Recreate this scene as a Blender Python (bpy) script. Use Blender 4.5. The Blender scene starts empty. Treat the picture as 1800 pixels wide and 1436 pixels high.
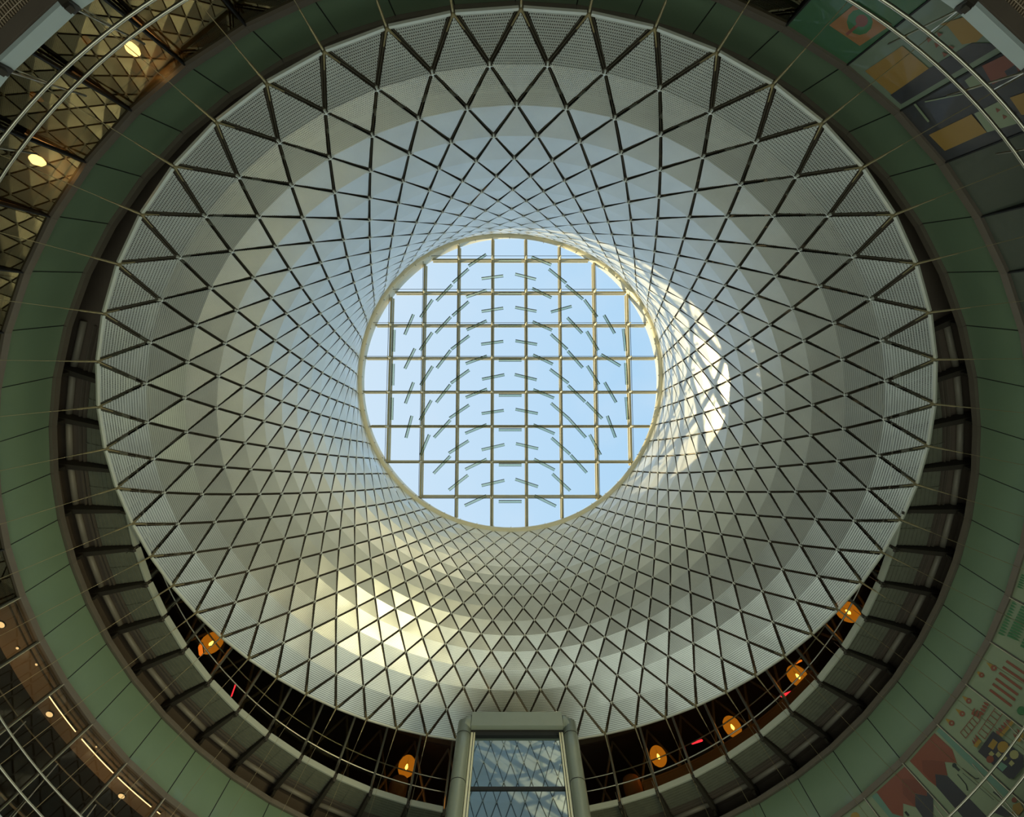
# A domed skylight over a round atrium with a faceted cable-net of metal panels, seen from the floor.
# world: x = right, y = towards the lift shaft, z = up; the camera's eye is the origin, metres
import bpy, math, random
from mathutils import Vector, Matrix
random.seed(7)
pi = math.pi
sin, cos, rad = math.sin, math.cos, math.radians
scene = bpy.context.scene
COL = scene.collection

# ------------------------------------------------------------------ camera
cam_d = bpy.data.cameras.new('camera')
cam = bpy.data.objects.new('camera', cam_d)
COL.objects.link(cam)
cam_d.sensor_width = 36.0
cam_d.lens = 36.0 * 637.8 / 1800.0
cam_d.clip_end = 200
Z0 = rad(12.0)
fw = Vector((0, sin(Z0), cos(Z0)))
up = Vector((0, -cos(Z0), sin(Z0)))
rt = Vector((1, 0, 0))
cam.matrix_world = Matrix(((rt.x, up.x, -fw.x, 0), (rt.y, up.y, -fw.y, 0), (rt.z, up.z, -fw.z, 0), (0, 0, 0, 1)))
scene.camera = cam

# ------------------------------------------------------------------ sky, sun, exposure
scene.view_settings.view_transform = 'Standard'
scene.view_settings.look = 'None'
scene.view_settings.gamma = 1.0
scene.view_settings.use_curve_mapping = False
scene.view_settings.exposure = 0.0
world = bpy.data.worlds.new('sky')
scene.world = world
world.use_nodes = True
wn = world.node_tree.nodes
wl = world.node_tree.links
wn.clear()
w_out = wn.new('ShaderNodeOutputWorld')
w_bg = wn.new('ShaderNodeBackground')
w_tc = wn.new('ShaderNodeTexCoord')
w_sep = wn.new('ShaderNodeSeparateXYZ')
w_ma = wn.new('ShaderNodeMath'); w_ma.operation = 'MULTIPLY_ADD'
w_ma.inputs[1].default_value = 0.9; w_ma.inputs[2].default_value = 0.5
w_mix = wn.new('ShaderNodeMix'); w_mix.data_type = 'RGBA'
w_mix.inputs[6].default_value = (0.68, 0.80, 0.90, 1)      # paler towards the sun's side
w_mix.inputs[7].default_value = (0.38, 0.64, 0.88, 1)      # deeper blue away from it
w_no = wn.new('ShaderNodeTexNoise'); w_no.inputs['Scale'].default_value = 3.0
w_no.inputs['Detail'].default_value = 5
w_cr = wn.new('ShaderNodeMapRange'); w_cr.inputs[1].default_value = 0.5; w_cr.inputs[2].default_value = 0.8
w_cr.inputs[4].default_value = 0.35
w_mx2 = wn.new('ShaderNodeMix'); w_mx2.data_type = 'RGBA'
w_mx2.inputs[7].default_value = (0.78, 0.84, 0.90, 1)
wl.new(w_tc.outputs['Generated'], w_sep.inputs[0])
wl.new(w_sep.outputs[0], w_ma.inputs[0])
wl.new(w_ma.outputs[0], w_mix.inputs[0])
wl.new(w_tc.outputs['Generated'], w_no.inputs['Vector'])
wl.new(w_no.outputs['Fac'], w_cr.inputs[0])
wl.new(w_cr.outputs[0], w_mx2.inputs[0])
wl.new(w_mix.outputs[2], w_mx2.inputs[6])
wl.new(w_mx2.outputs[2], w_bg.inputs[0])
wl.new(w_bg.outputs[0], w_out.inputs[0])
w_bg.inputs[1].default_value = 1.05

SUN_AZ, SUN_EL, SUN_E = 57.0, 22.0, 7.5     # travel azimuth (0 = -y, 90 = +x), elevation
sun_d = bpy.data.lights.new('sun', 'SUN')
sun_d.energy = SUN_E
sun_d.color = (1.0, 0.80, 0.45)
sun_d.angle = rad(0.6)
sun = bpy.data.objects.new('sun', sun_d)
COL.objects.link(sun)
_a, _e = rad(SUN_AZ), rad(SUN_EL)
sdir = Vector((cos(_e) * sin(_a), -cos(_e) * cos(_a), -sin(_e)))
sun.rotation_euler = sdir.to_track_quat('-Z', 'Y').to_euler()
sun.location = -sdir * 40

# added fill lights near the floor, below the camera's view, to brighten the net
def fill_light(name, loc, aim, size, power, colr, spread=180):
    ld = bpy.data.lights.new(name, 'AREA'); ld.shape = 'DISK'; ld.size = size; ld.energy = power; ld.color = colr; ld.spread = rad(spread)
    lo = bpy.data.objects.new(name, ld); COL.objects.link(lo); lo.location = loc
    lo.rotation_euler = (Vector(aim) - Vector(loc)).to_track_quat('-Z', 'Y').to_euler()
fill_light('fill_light', (0, 5, -1.4), (0, 5, 10), 14, 500, (.87, .99, .86))
fill_light('warm_fill_light', (8.6, 0.4, -1.3), (-6.0, 11.0, 11.5), 5, 280, (1.0, .90, .50), 75)  # added for the warm patch at lower left, in place of reflected sun

# ------------------------------------------------------------------ materials
def mat(name, col, rough=0.6, metal=0.0, noise=0.0, nscale=4.0, emit=None, estr=0.0, spec=0.5, coat=0.0, trans=0.0, bump=0.0):
    m = bpy.data.materials.new(name)
    m.use_nodes = True
    nt = m.node_tree
    b = nt.nodes['Principled BSDF']
    b.inputs['Base Color'].default_value = (*col, 1)
    b.inputs['Roughness'].default_value = rough
    b.inputs['Metallic'].default_value = metal
    b.inputs['Specular IOR Level'].default_value = spec
    b.inputs['Coat Weight'].default_value = coat
    b.inputs['Coat Roughness'].default_value = 0.03
    if emit:
        b.inputs['Emission Color'].default_value = (*emit, 1)
        b.inputs['Emission Strength'].default_value = estr
    if noise or bump:
        tc = nt.nodes.new('ShaderNodeTexCoord')
        no = nt.nodes.new('ShaderNodeTexNoise')
        no.inputs['Scale'].default_value = nscale
        no.inputs['Detail'].default_value = 6
        nt.links.new(tc.outputs['Object'], no.inputs['Vector'])
        if noise:
            mr = nt.nodes.new('ShaderNodeMapRange')
            mr.inputs[3].default_value = 1 - noise
            mr.inputs[4].default_value = 1 + noise
            nt.links.new(no.outputs['Fac'], mr.inputs[0])
            vm = nt.nodes.new('ShaderNodeVectorMath'); vm.operation = 'SCALE'
            vm.inputs[0].default_value = col
            nt.links.new(mr.outputs[0], vm.inputs['Scale'])
            nt.links.new(vm.outputs[0], b.inputs['Base Color'])
        if bump:
            bp = nt.nodes.new('ShaderNodeBump')
            bp.inputs['Strength'].default_value = bump
            bp.inputs['Distance'].default_value = 0.02
            nt.links.new(no.outputs['Fac'], bp.inputs['Height'])
            nt.links.new(bp.outputs[0], b.inputs['Normal'])
    return m

def glassy(name, tint, refl=0.08, ior=1.5, rough=0.0, tcol=None):
    """thin architectural glass: straight-through view tinted, Fresnel reflection added"""
    m = bpy.data.materials.new(name)
    m.use_nodes = True
    nt = m.node_tree
    nt.nodes.clear()
    o = nt.nodes.new('ShaderNodeOutputMaterial')
    mx = nt.nodes.new('ShaderNodeMixShader')
    tr = nt.nodes.new('ShaderNodeBsdfTransparent'); tr.inputs[0].default_value = (*tint, 1)
    gl = nt.nodes.new('ShaderNodeBsdfGlossy'); gl.inputs['Roughness'].default_value = rough
    gl.inputs[0].default_value = (*(tcol or (1, 1, 1)), 1)
    fr = nt.nodes.new('ShaderNodeLayerWeight'); fr.inputs[0].default_value = 0.5   # Schlick's law, the same from both faces
    pw = nt.nodes.new('ShaderNodeMath'); pw.operation = 'POWER'; pw.inputs[1].default_value = 4.0
    nt.links.new(fr.outputs['Facing'], pw.inputs[0])
    ad = nt.nodes.new('ShaderNodeMath'); ad.operation = 'MULTIPLY_ADD'; ad.use_clamp = True
    ad.inputs[1].default_value = ior - 1.0
    ad.inputs[2].default_value = refl
    nt.links.new(pw.outputs[0], ad.inputs[0])
    nt.links.new(ad.outputs[0], mx.inputs[0])
    nt.links.new(tr.outputs[0], mx.inputs[1])
    nt.links.new(gl.outputs[0], mx.inputs[2])
    nt.links.new(mx.outputs[0], o.inputs[0])
    return m

def panel_mat():
    """anodised aluminium sheet, punched with a staggered field of round holes (UV in metres)"""
    m = bpy.data.materials.new('perforated_aluminium')
    m.use_nodes = True
    nt = m.node_tree; N = nt.nodes; L = nt.links
    b = N['Principled BSDF']; out = N['Material Output']
    b.inputs['Metallic'].default_value = 0.62
    b.inputs['Roughness'].default_value = 0.34
    uv = N.new('ShaderNodeUVMap')
    sep = N.new('ShaderNodeSeparateXYZ'); L.new(uv.outputs[0], sep.inputs[0])
    def M(op, a, bb=None, c=None):
        n = N.new('ShaderNodeMath'); n.operation = op
        for i, v in enumerate((a, bb, c)):
            if v is None: continue
            if isinstance(v, (int, float)): n.inputs[i].default_value = v
            else: L.new(v, n.inputs[i])
        return n.outputs[0]
    P = 0.034
    def field(ox, oy):
        x = M('MULTIPLY', M('ADD', sep.outputs[0], ox), 1 / P)
        y = M('MULTIPLY', M('ADD', sep.outputs[1], oy), 1 / (P * 1.732))
        fx = M('SUBTRACT', M('FRACT', x), 0.5)
        fy = M('MULTIPLY', M('SUBTRACT', M('FRACT', y), 0.5), 1.732)
        return M('SQRT', M('ADD', M('MULTIPLY', fx, fx), M('MULTIPLY', fy, fy)))
    d = M('MINIMUM', field(50, 50), field(50 + P / 2, 50 + P * 0.866))
    at = N.new('ShaderNodeAttribute'); at.attribute_name = 'hole'
    hole = M('LESS_THAN', d, at.outputs['Fac'])
    tc = N.new('ShaderNodeNewGeometry')
    no = N.new('ShaderNodeTexNoise'); no.inputs['Scale'].default_value = 1.6; no.inputs['Detail'].default_value = 5
    L.new(tc.outputs['Position'], no.inputs['Vector'])
    mr = N.new('ShaderNodeMapRange'); mr.inputs[3].default_value = 0.80; mr.inputs[4].default_value = 1.0
    L.new(no.outputs['Fac'], mr.inputs[0])
    vm = N.new('ShaderNodeVectorMath'); vm.operation = 'SCALE'; vm.inputs[0].default_value = (0.88, 0.90, 0.86)
    L.new(mr.outputs[0], vm.inputs['Scale']); L.new(vm.outputs[0], b.inputs['Base Color'])
    no2 = N.new('ShaderNodeTexNoise'); no2.inputs['Scale'].default_value = 0.55; no2.inputs['Detail'].default_value = 2
    L.new(tc.outputs['Position'], no2.inputs['Vector'])
    bp = N.new('ShaderNodeBump'); bp.inputs['Strength'].default_value = 0.5; bp.inputs['Distance'].default_value = 0.08
    L.new(no2.outputs['Fac'], bp.inputs['Height']); L.new(bp.outputs[0], b.inputs['Normal'])
    tr = N.new('ShaderNodeBsdfTransparent')
    mx = N.new('ShaderNodeMixShader')
    L.new(hole, mx.inputs[0]); L.new(b.outputs[0], mx.inputs[1]); L.new(tr.outputs[0], mx.inputs[2])
    L.new(mx.outputs[0], out.inputs[0])
    return m

M_panel = panel_mat()
M_cable = mat('bronze_cable', (0.10, 0.085, 0.06), 0.45, 0.6, noise=0.3)
M_steel = mat('brushed_steel', (0.62, 0.58, 0.46), 0.3, 1.0)
M_fit = mat('dull_bronze_fitting', (0.45, 0.38, 0.22), 0.4, 0.8)
M_clip = mat('pale_clip', (0.80, 0.80, 0.70), 0.4, 0.3)
M_edge = mat('pale_edge_flange', (0.72, 0.72, 0.60), 0.4, 0.4)
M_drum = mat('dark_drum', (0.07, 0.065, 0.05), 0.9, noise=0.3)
M_cream = mat('cream_paint', (0.70, 0.66, 0.48), 0.45, noise=0.06)
M_bar = mat('olive_bar', (0.42, 0.39, 0.27), 0.5, 0.2)
M_rod = mat('dark_rod', (0.03, 0.035, 0.04), 0.4, 0.6)
M_pane = glassy('clear_roof_glass', (0.97, 0.985, 1.0), 0.0, 1.25)
M_bafA = glassy('baffle_glass', (0.80, 0.86, 0.76), 0.12, 1.4, 0.15)
M_bafB = mat('baffle_rail', (0.04, 0.05, 0.045), 0.4, 0.5)
M_green = mat('green_backpainted_glass', (0.225, 0.32, 0.195), 0.42, coat=0.30, noise=0.12, nscale=0.8)
M_rail = mat('brown_anodised_trim', (0.20, 0.165, 0.125), 0.45, 0.3, noise=0.1)
M_brown = mat('dark_brown_panel', (0.15, 0.115, 0.085), 0.7, noise=0.25, nscale=2)
M_pipe = mat('satin_pipe', (0.34, 0.30, 0.23), 0.5, 0.1)
M_bracket = mat('dark_bracket', (0.055, 0.045, 0.032), 0.6, 0.2)
M_louver = mat('dark_green_louvre', (0.20, 0.20, 0.14), 0.6, 0.1, noise=0.2, nscale=6)
M_ledge = mat('pale_fascia', (0.52, 0.53, 0.42), 0.5, noise=0.05)
M_lowfascia = mat('pale_blue_grey_fascia', (0.50, 0.56, 0.53), 0.5, noise=0.05)
M_mull = mat('grey_mullion', (0.27, 0.26, 0.20), 0.5, 0.3)
M_win = glassy('dark_storefront_glass', (0.72, 0.72, 0.66), 0.03, 1.5)
M_mirror = glassy('tinted_mirror_glass', (0.34, 0.31, 0.24), 0.22, 1.35, tcol=(0.42, 0.385, 0.27))
M_mirror2 = mat('dark_green_glass', (0.085, 0.10, 0.075), 0.3, coat=0.5)
M_greybar = mat('dim_grey_bar', (0.13, 0.125, 0.10), 0.6)
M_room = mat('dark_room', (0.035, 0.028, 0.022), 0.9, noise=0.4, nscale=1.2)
M_soffit = mat('brown_soffit', (0.34, 0.25, 0.16), 0.8, noise=0.15, nscale=3)
M_floor = mat('pale_stone_floor', (0.33, 0.31, 0.26), 0.5, noise=0.1)
M_lift = mat('grey_green_metal', (0.25, 0.28, 0.225), 0.38, 0.25, noise=0.04)
M_liftstrip = mat('cream_strip', (0.75, 0.72, 0.52), 0.4)
M_liftglass = mat('lift_glass', (0.26, 0.31, 0.31), 0.02, 1.0)
M_dark = mat('dark_gasket', (0.012, 0.012, 0.012), 0.6)
M_orange = mat('orange_wood', (0.78, 0.30, 0.10), 0.5, noise=0.1, emit=(0.55, 0.17, 0.04), estr=0.0)
M_globe = mat('amber_globe', (0.9, 0.4, 0.05), 0.3, emit=(1.0, 0.36, 0.03), estr=0.55)
M_bulb = mat('lit_bulb', (1, 0.9, 0.6), 0.3, emit=(1.0, 0.75, 0.35), estr=30)
M_strip = mat('lit_strip', (1, 0.8, 0.5), 0.3, emit=(1.0, 0.62, 0.28), estr=5)
M_down = mat('lit_disc', (1, 0.8, 0.5), 0.3, emit=(1.0, 0.66, 0.32), estr=1.6)
M_neon = mat('red_neon', (1, 0.05, 0.05), 0.3, emit=(1.0, 0.03, 0.05), estr=2.5)
M_neono = mat('orange_neon', (1, 0.3, 0.05), 0.3, emit=(1.0, 0.22, 0.02), estr=1.5)
M_slat = mat('brown_slat', (0.40, 0.30, 0.20), 0.6)
ART = dict(cream=(0.281, 0.337, 0.205), teal=(0.150, 0.281, 0.205), red=(0.252, 0.070, 0.038), darkred=(0.196, 0.052, 0.029), navy=(0.042, 0.042, 0.052),
           ink=(0.018, 0.029, 0.023), ochre=(0.374, 0.225, 0.038), rust=(0.263, 0.079, 0.042), green=(0.047, 0.187, 0.065), straw=(0.374, 0.346, 0.140),
           orange=(0.393, 0.178, 0.065), amber=(0.374, 0.216, 0.042), base4=(0.065, 0.169, 0.079), base5=(0.205, 0.263, 0.187), base6=(0.047, 0.047, 0.052))
M_art = {k: mat('mural_' + k, v, 0.4, coat=0.25) for k, v in ART.items()}

# ------------------------------------------------------------------ mesh helpers
class MB:
    """collects vertices and faces of ONE mesh object"""
    def __init__(s): s.v = []; s.f = []; s.mi = []
    def add(s, vs, fs, mi=0):
        o = len(s.v); s.v += [tuple(p) for p in vs]
        s.f += [tuple(i + o for i in q) for q in fs]; s.mi += [mi] * len(fs)
    def prism(s, bot, top, mi=0):
        n = len(bot)
        s.add(list(bot) + list(top), [tuple(range(n))[::-1], tuple(range(n, 2 * n))] + [(i, (i + 1) % n, n + (i + 1) % n, n + i) for i in range(n)], mi)
    def bar(s, a, b, w, h, upv=(0, 0, 1), mi=0, w2=None, h2=None):
        a = Vector(a); b = Vector(b); d = (b - a).normalized(); upv = Vector(upv)
        sd = d.cross(upv)
        if sd.length < 1e-4: sd = d.cross(Vector((1, 0, 0)))
        sd.normalize(); u = sd.cross(d).normalized()
        w2 = w if w2 is None else w2; h2 = h if h2 is None else h2
        A = [a + sd * (x * w / 2) + u * (y * h / 2) for x, y in ((-1, -1), (1, -1), (1, 1), (-1, 1))]
        B = [b + sd * (x * w2 / 2) + u * (y * h2 / 2) for x, y in ((-1, -1), (1, -1), (1, 1), (-1, 1))]
        s.prism(A, B, mi)
    def tube(s, pts, r, n=6, mi=0, closed=False, cap=True):
        pts = [Vector(p) for p in pts]; K = len(pts); rings = []
        ref = None
        for i, p in enumerate(pts):
            if closed: d = (pts[(i + 1) % K] - pts[i - 1])
            else: d = pts[min(i + 1, K - 1)] - pts[max(i - 1, 0)]
            d.normalize()
            if ref is None:
                ref = d.cross(Vector((0, 0, 1)))
                if ref.length < 1e-3: ref = d.cross(Vector((1, 0, 0)))
            ref = (ref - d * ref.dot(d)).normalized()
            q = d.cross(ref)
            rr = r[i] if isinstance(r, (list, tuple)) else r
            rings.append([p + (ref * cos(2 * pi * k / n) + q * sin(2 * pi * k / n)) * rr for k in range(n)])
        vs = [v for rg in rings for v in rg]; fs = []
        for i in range(K if closed else K - 1):
            j = (i + 1) % K
            for k in range(n):
                fs.append((i * n + k, i * n + (k + 1) % n, j * n + (k + 1) % n, j * n + k))
        if not closed and cap: fs += [tuple(range(n))[::-1], tuple(range((K - 1) * n, K * n))]
        s.add(vs, fs, mi)
    def build(s, name, m, parent=None, smooth=False):
        me = bpy.data.meshes.new(name)
        me.from_pydata(s.v, [], s.f)
        for x in (m if isinstance(m, (list, tuple)) else [m]): me.materials.append(x)
        if any(s.mi): me.polygons.foreach_set('material_index', s.mi)
        if smooth: me.polygons.foreach_set('use_smooth', [True] * len(me.polygons))
        me.update()
        o = bpy.data.objects.new(name, me); COL.objects.link(o)
        if parent: o.parent = parent
        return o

def tag(o, label=None, cat=None, group=None, kind=None):
    if label: o['label'] = label
    if cat: o['category'] = cat
    if group: o['group'] = group
    if kind: o['kind'] = kind
    return o

def empty(name, loc=(0, 0, 0)):
    o = bpy.data.objects.new(name, None); COL.objects.link(o); o.location = loc
    o.empty_display_size = 0.1
    return o

def shift(o, loc):
    """give a mesh its own origin at loc"""
    loc = Vector(loc)
    o.data.transform(Matrix.Translation(-loc)); o.location = loc
    return o

# ------------------------------------------------------------------ measured geometry
NP = [-0.00273, 0.01933, -0.11745, -0.003, 0.43673, -0.09867, -0.05248, -0.00256, 0.0005, 0.00166, 1.68443, 0.77976, -0.06184, -0.02304, -0.0026, -0.00126, 0.0066, -0.23101, -0.06157, -0.0027, -0.0006, 0.00314]
NQ = [-0.193, 0.023, -0.357, 0.082, -0.003, 0.181, -0.228, 0.343, -0.048, 0.456, -0.2, 0.335, -0.36, 0.115, -0.228, -0.141, -0.182, 0.035, 0.018, 0.097, -0.141, 0.847, -0.038, 0.377, -0.16, -0.021, -0.326, -0.189, -0.29, -0.184, -0.138, 0.36, -0.171, 0.611, -0.104, 0.231, -0.119, -0.163, -0.397, -0.097, -0.181, 0.027, -0.126, -0.105, -0.273, 0.713, -0.063, 0.022]
NR = [10.0, 9.4788, 9.056, 8.7016, 8.3986, 8.1378, 7.9151, 7.7292, 7.5806, 7.4712, 7.4029, 7.3786, 7.401, 7.4727, 7.5961, 7.7723, 8.0]
NS = 0.925          # the net hangs just inside the balcony edge
def cheb(c, x):
    t0, t1, s = 1.0, x, c[0]
    for i in range(1, len(c)):
        s += c[i] * t1
        t0, t1 = t1, 2 * x * t1 - t0
    return s
def net_frame(k):
    x = (k - 8) / 8.0
    return cheb(NP[1:4], x) * .1, cheb(NP[4:10], x), cheb(NP[10:16], x), cheb(NP[16:22], x)
def net_node(k, j, extra=1.0):
    """node of row k (0 = rim, 16 = roof ring); j counts half bays 0..111"""
    x = (k - 8) / 8.0; cx, cy, cz, t = net_frame(k)
    th = j * 2 * pi / 112 + NP[0]
    T = (1.0, x, 2 * x * x - 1); rr = tt = 0.0; i = 0
    for m in range(1, 5):
        for fn in (cos, sin):
            for d in range(3):
                rr += NQ[i] * T[d] * fn(m * th); tt += NQ[i + 1] * T[d] * fn(m * th); i += 2
    rr = (1 + rr * .01) * extra; th += tt * .01
    px, py = rr * sin(th), -rr * cos(th); R = NR[k] if k < 17 else NR[16]
    return Vector((cx + px, cy + py * cos(t), cz + py * sin(t))) * (R * NS)

AX, AY = 0.06, 4.842                      # axis of the round room
AZT = [0, 5.8, 11.5, 17.3, 23.3, 29.6, 35.9, 42.3, 48.6, 54.8, 61.4, 67.8, 74, 80.1, 86.3, 92.5, 98.6, 104.9, 111.4, 118.4, 125.5, 132.3, 139.4, 146.4, 153.4, 160.5, 167.2, 173.7, 180]
def azi(i):
    f = i % 56; s = 1
    if f > 28: f = 56 - f; s = -1
    k = int(math.floor(f)); k = min(k, 27)
    return s * (AZT[k] + (AZT[k + 1] - AZT[k]) * (f - k))
def pol(i, R, h):
    """point at seam index i (0..56, may be fractional) of the round room"""
    a = rad(azi(i)); return Vector((AX + R * sin(a), AY - R * cos(a), h))
def pola(deg, R, h):
    a = rad(deg); return Vector((AX + R * sin(a), AY - R * cos(a), h))
def chord(i, s, R, h):
    """point at fraction s of the straight facet between seams i and i+1"""
    a = pol(i, R, h); return a + (pol(i + 1, R, h) - a) * s
def out_dir(i):
    a = rad(azi(i)); return Vector((sin(a), -cos(a), 0))
def annulus(mb, R0, h0, R1, h1, n=112):
    vs = []; fs = []
    for k in range(n):
        vs += [pola(360 * k / n, R0, h0), pola(360 * k / n, R1, h1)]
    for k in range(n):
        a = 2 * k; b = 2 * ((k + 1) % n); fs.append((a, b, b + 1, a + 1))
    mb.add(vs, fs)
def solid_ring(mb, R0, R1, h0, h1, n=112):
    annulus(mb, R0, h0, R1, h0, n); annulus(mb, R1, h0, R1, h1, n); annulus(mb, R1, h1, R0, h1, n); annulus(mb, R0, h1, R0, h0, n)
N = 56

# ------------------------------------------------------------------ building shell
mb = MB(); mb.prism([pola(a, 14.2, -1.9) for a in range(0, 360, 6)], [pola(a, 14.2, -1.6) for a in range(0, 360, 6)])
tag(mb.build('floor', M_floor), 'pale stone ground floor of the round hall', kind='structure')
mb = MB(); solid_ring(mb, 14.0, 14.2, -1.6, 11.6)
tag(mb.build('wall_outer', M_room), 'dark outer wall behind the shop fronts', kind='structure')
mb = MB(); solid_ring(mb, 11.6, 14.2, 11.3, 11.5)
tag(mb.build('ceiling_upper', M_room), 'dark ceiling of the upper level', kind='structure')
# drum that closes the gap between upper ceiling and roof ring
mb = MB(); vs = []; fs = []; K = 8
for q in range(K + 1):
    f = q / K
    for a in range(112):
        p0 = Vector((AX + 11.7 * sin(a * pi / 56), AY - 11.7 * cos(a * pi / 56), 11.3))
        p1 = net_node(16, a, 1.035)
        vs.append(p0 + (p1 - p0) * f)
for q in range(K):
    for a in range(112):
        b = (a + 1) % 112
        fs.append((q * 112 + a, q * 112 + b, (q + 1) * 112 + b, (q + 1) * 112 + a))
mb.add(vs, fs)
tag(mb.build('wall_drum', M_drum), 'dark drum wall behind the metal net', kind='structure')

# lower slab (corner of the frame): soffit with slats, pale fascia
low = tag(empty('ceiling_lower', pol(0, 9.4, 4.3)), 'slatted brown balcony soffit at the upper corners', kind='structure')
low.location = (0, 0, 0)
mb = MB(); solid_ring(mb, 9.42, 14.0, 4.55, 4.62); mb.build('slab', M_brown, low)
mb = MB(); solid_ring(mb, 9.42, 9.55, 4.49, 4.55); mb.build('edge_band', M_brown, low)
mb = MB()
for i in range(N):
    for s in range(32):
        t = i + (s + .5) / 32
        if (azi(t) > 60 or azi(t) < -60): continue
        mb.bar(pol(t, 9.56, 4.52), pol(t, 11.4, 4.52), 0.016, 0.045)
for R in (9.60, 9.67, 9.74, 9.81, 9.88, 9.95, 10.02, 10.1):
    mb.tube([pola(a, R, 4.49) for a in range(-60, 61, 3)], 0.004, 4)
tag(mb.build('slat', M_slat, low), kind='stuff')
for i in range(N):
    mb = MB(); mb.bar(chord(i, .04, 9.39, 4.555), chord(i, .96, 9.39, 4.555), 0.04, 0.12); mb.build('fascia_panel', M_lowfascia, low)
    a, b = pol(i, 9.33, 4.53), pol(i, 9.72, 4.47)
    mb = MB(); mb.bar(a, b, 0.10, 0.12); mb.build('bracket', M_bracket, low)

# shop-front wall below the green band
GL0, GL1 = 4.62, 6.40
glz = tag(empty('window_1'), 'reflective shop front glass below the green band', kind='structure')
MUR = list(range(4, 7)) + list(range(14, 21))
for i in range(N):
    if i in MUR: continue
    mb = MB(); a, b = chord(i, .008, 10.09, 0), chord(i, .992, 10.09, 0)
    near = (azi(i + .5) > -90 and azi(i + .5) < 95)
    lean = out_dir(i + .5) * (0.30 if near else 0.0)
    A = [a + lean + Vector((0, 0, GL0)), b + lean + Vector((0, 0, GL0)), b + Vector((0, 0, GL1)), a + Vector((0, 0, GL1))]
    o = out_dir(i + .5) * 0.02
    mb.prism(A, [p + o for p in A])
    mb.build('pane', (M_mirror2 if 3 < i < 14 else M_mirror) if near else M_win, glz)
for i in range(N):
    far = not (azi(i) > -90 and azi(i) < 75)
    mb = MB(); w = 0.045 if far else 0.025
    mb.bar(pol(i, 10.10, GL0), pol(i, 10.10, GL1), w, 0.09, out_dir(i))
    mb.build('mullion', M_greybar if far else M_dark, glz)
    if far:
        mb = MB(); mb.bar(pol(i, 10.04, GL0), pol(i, 10.04, GL1), 0.016, 0.03, out_dir(i)); mb.build('mullion_cap', M_steel, glz)

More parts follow.
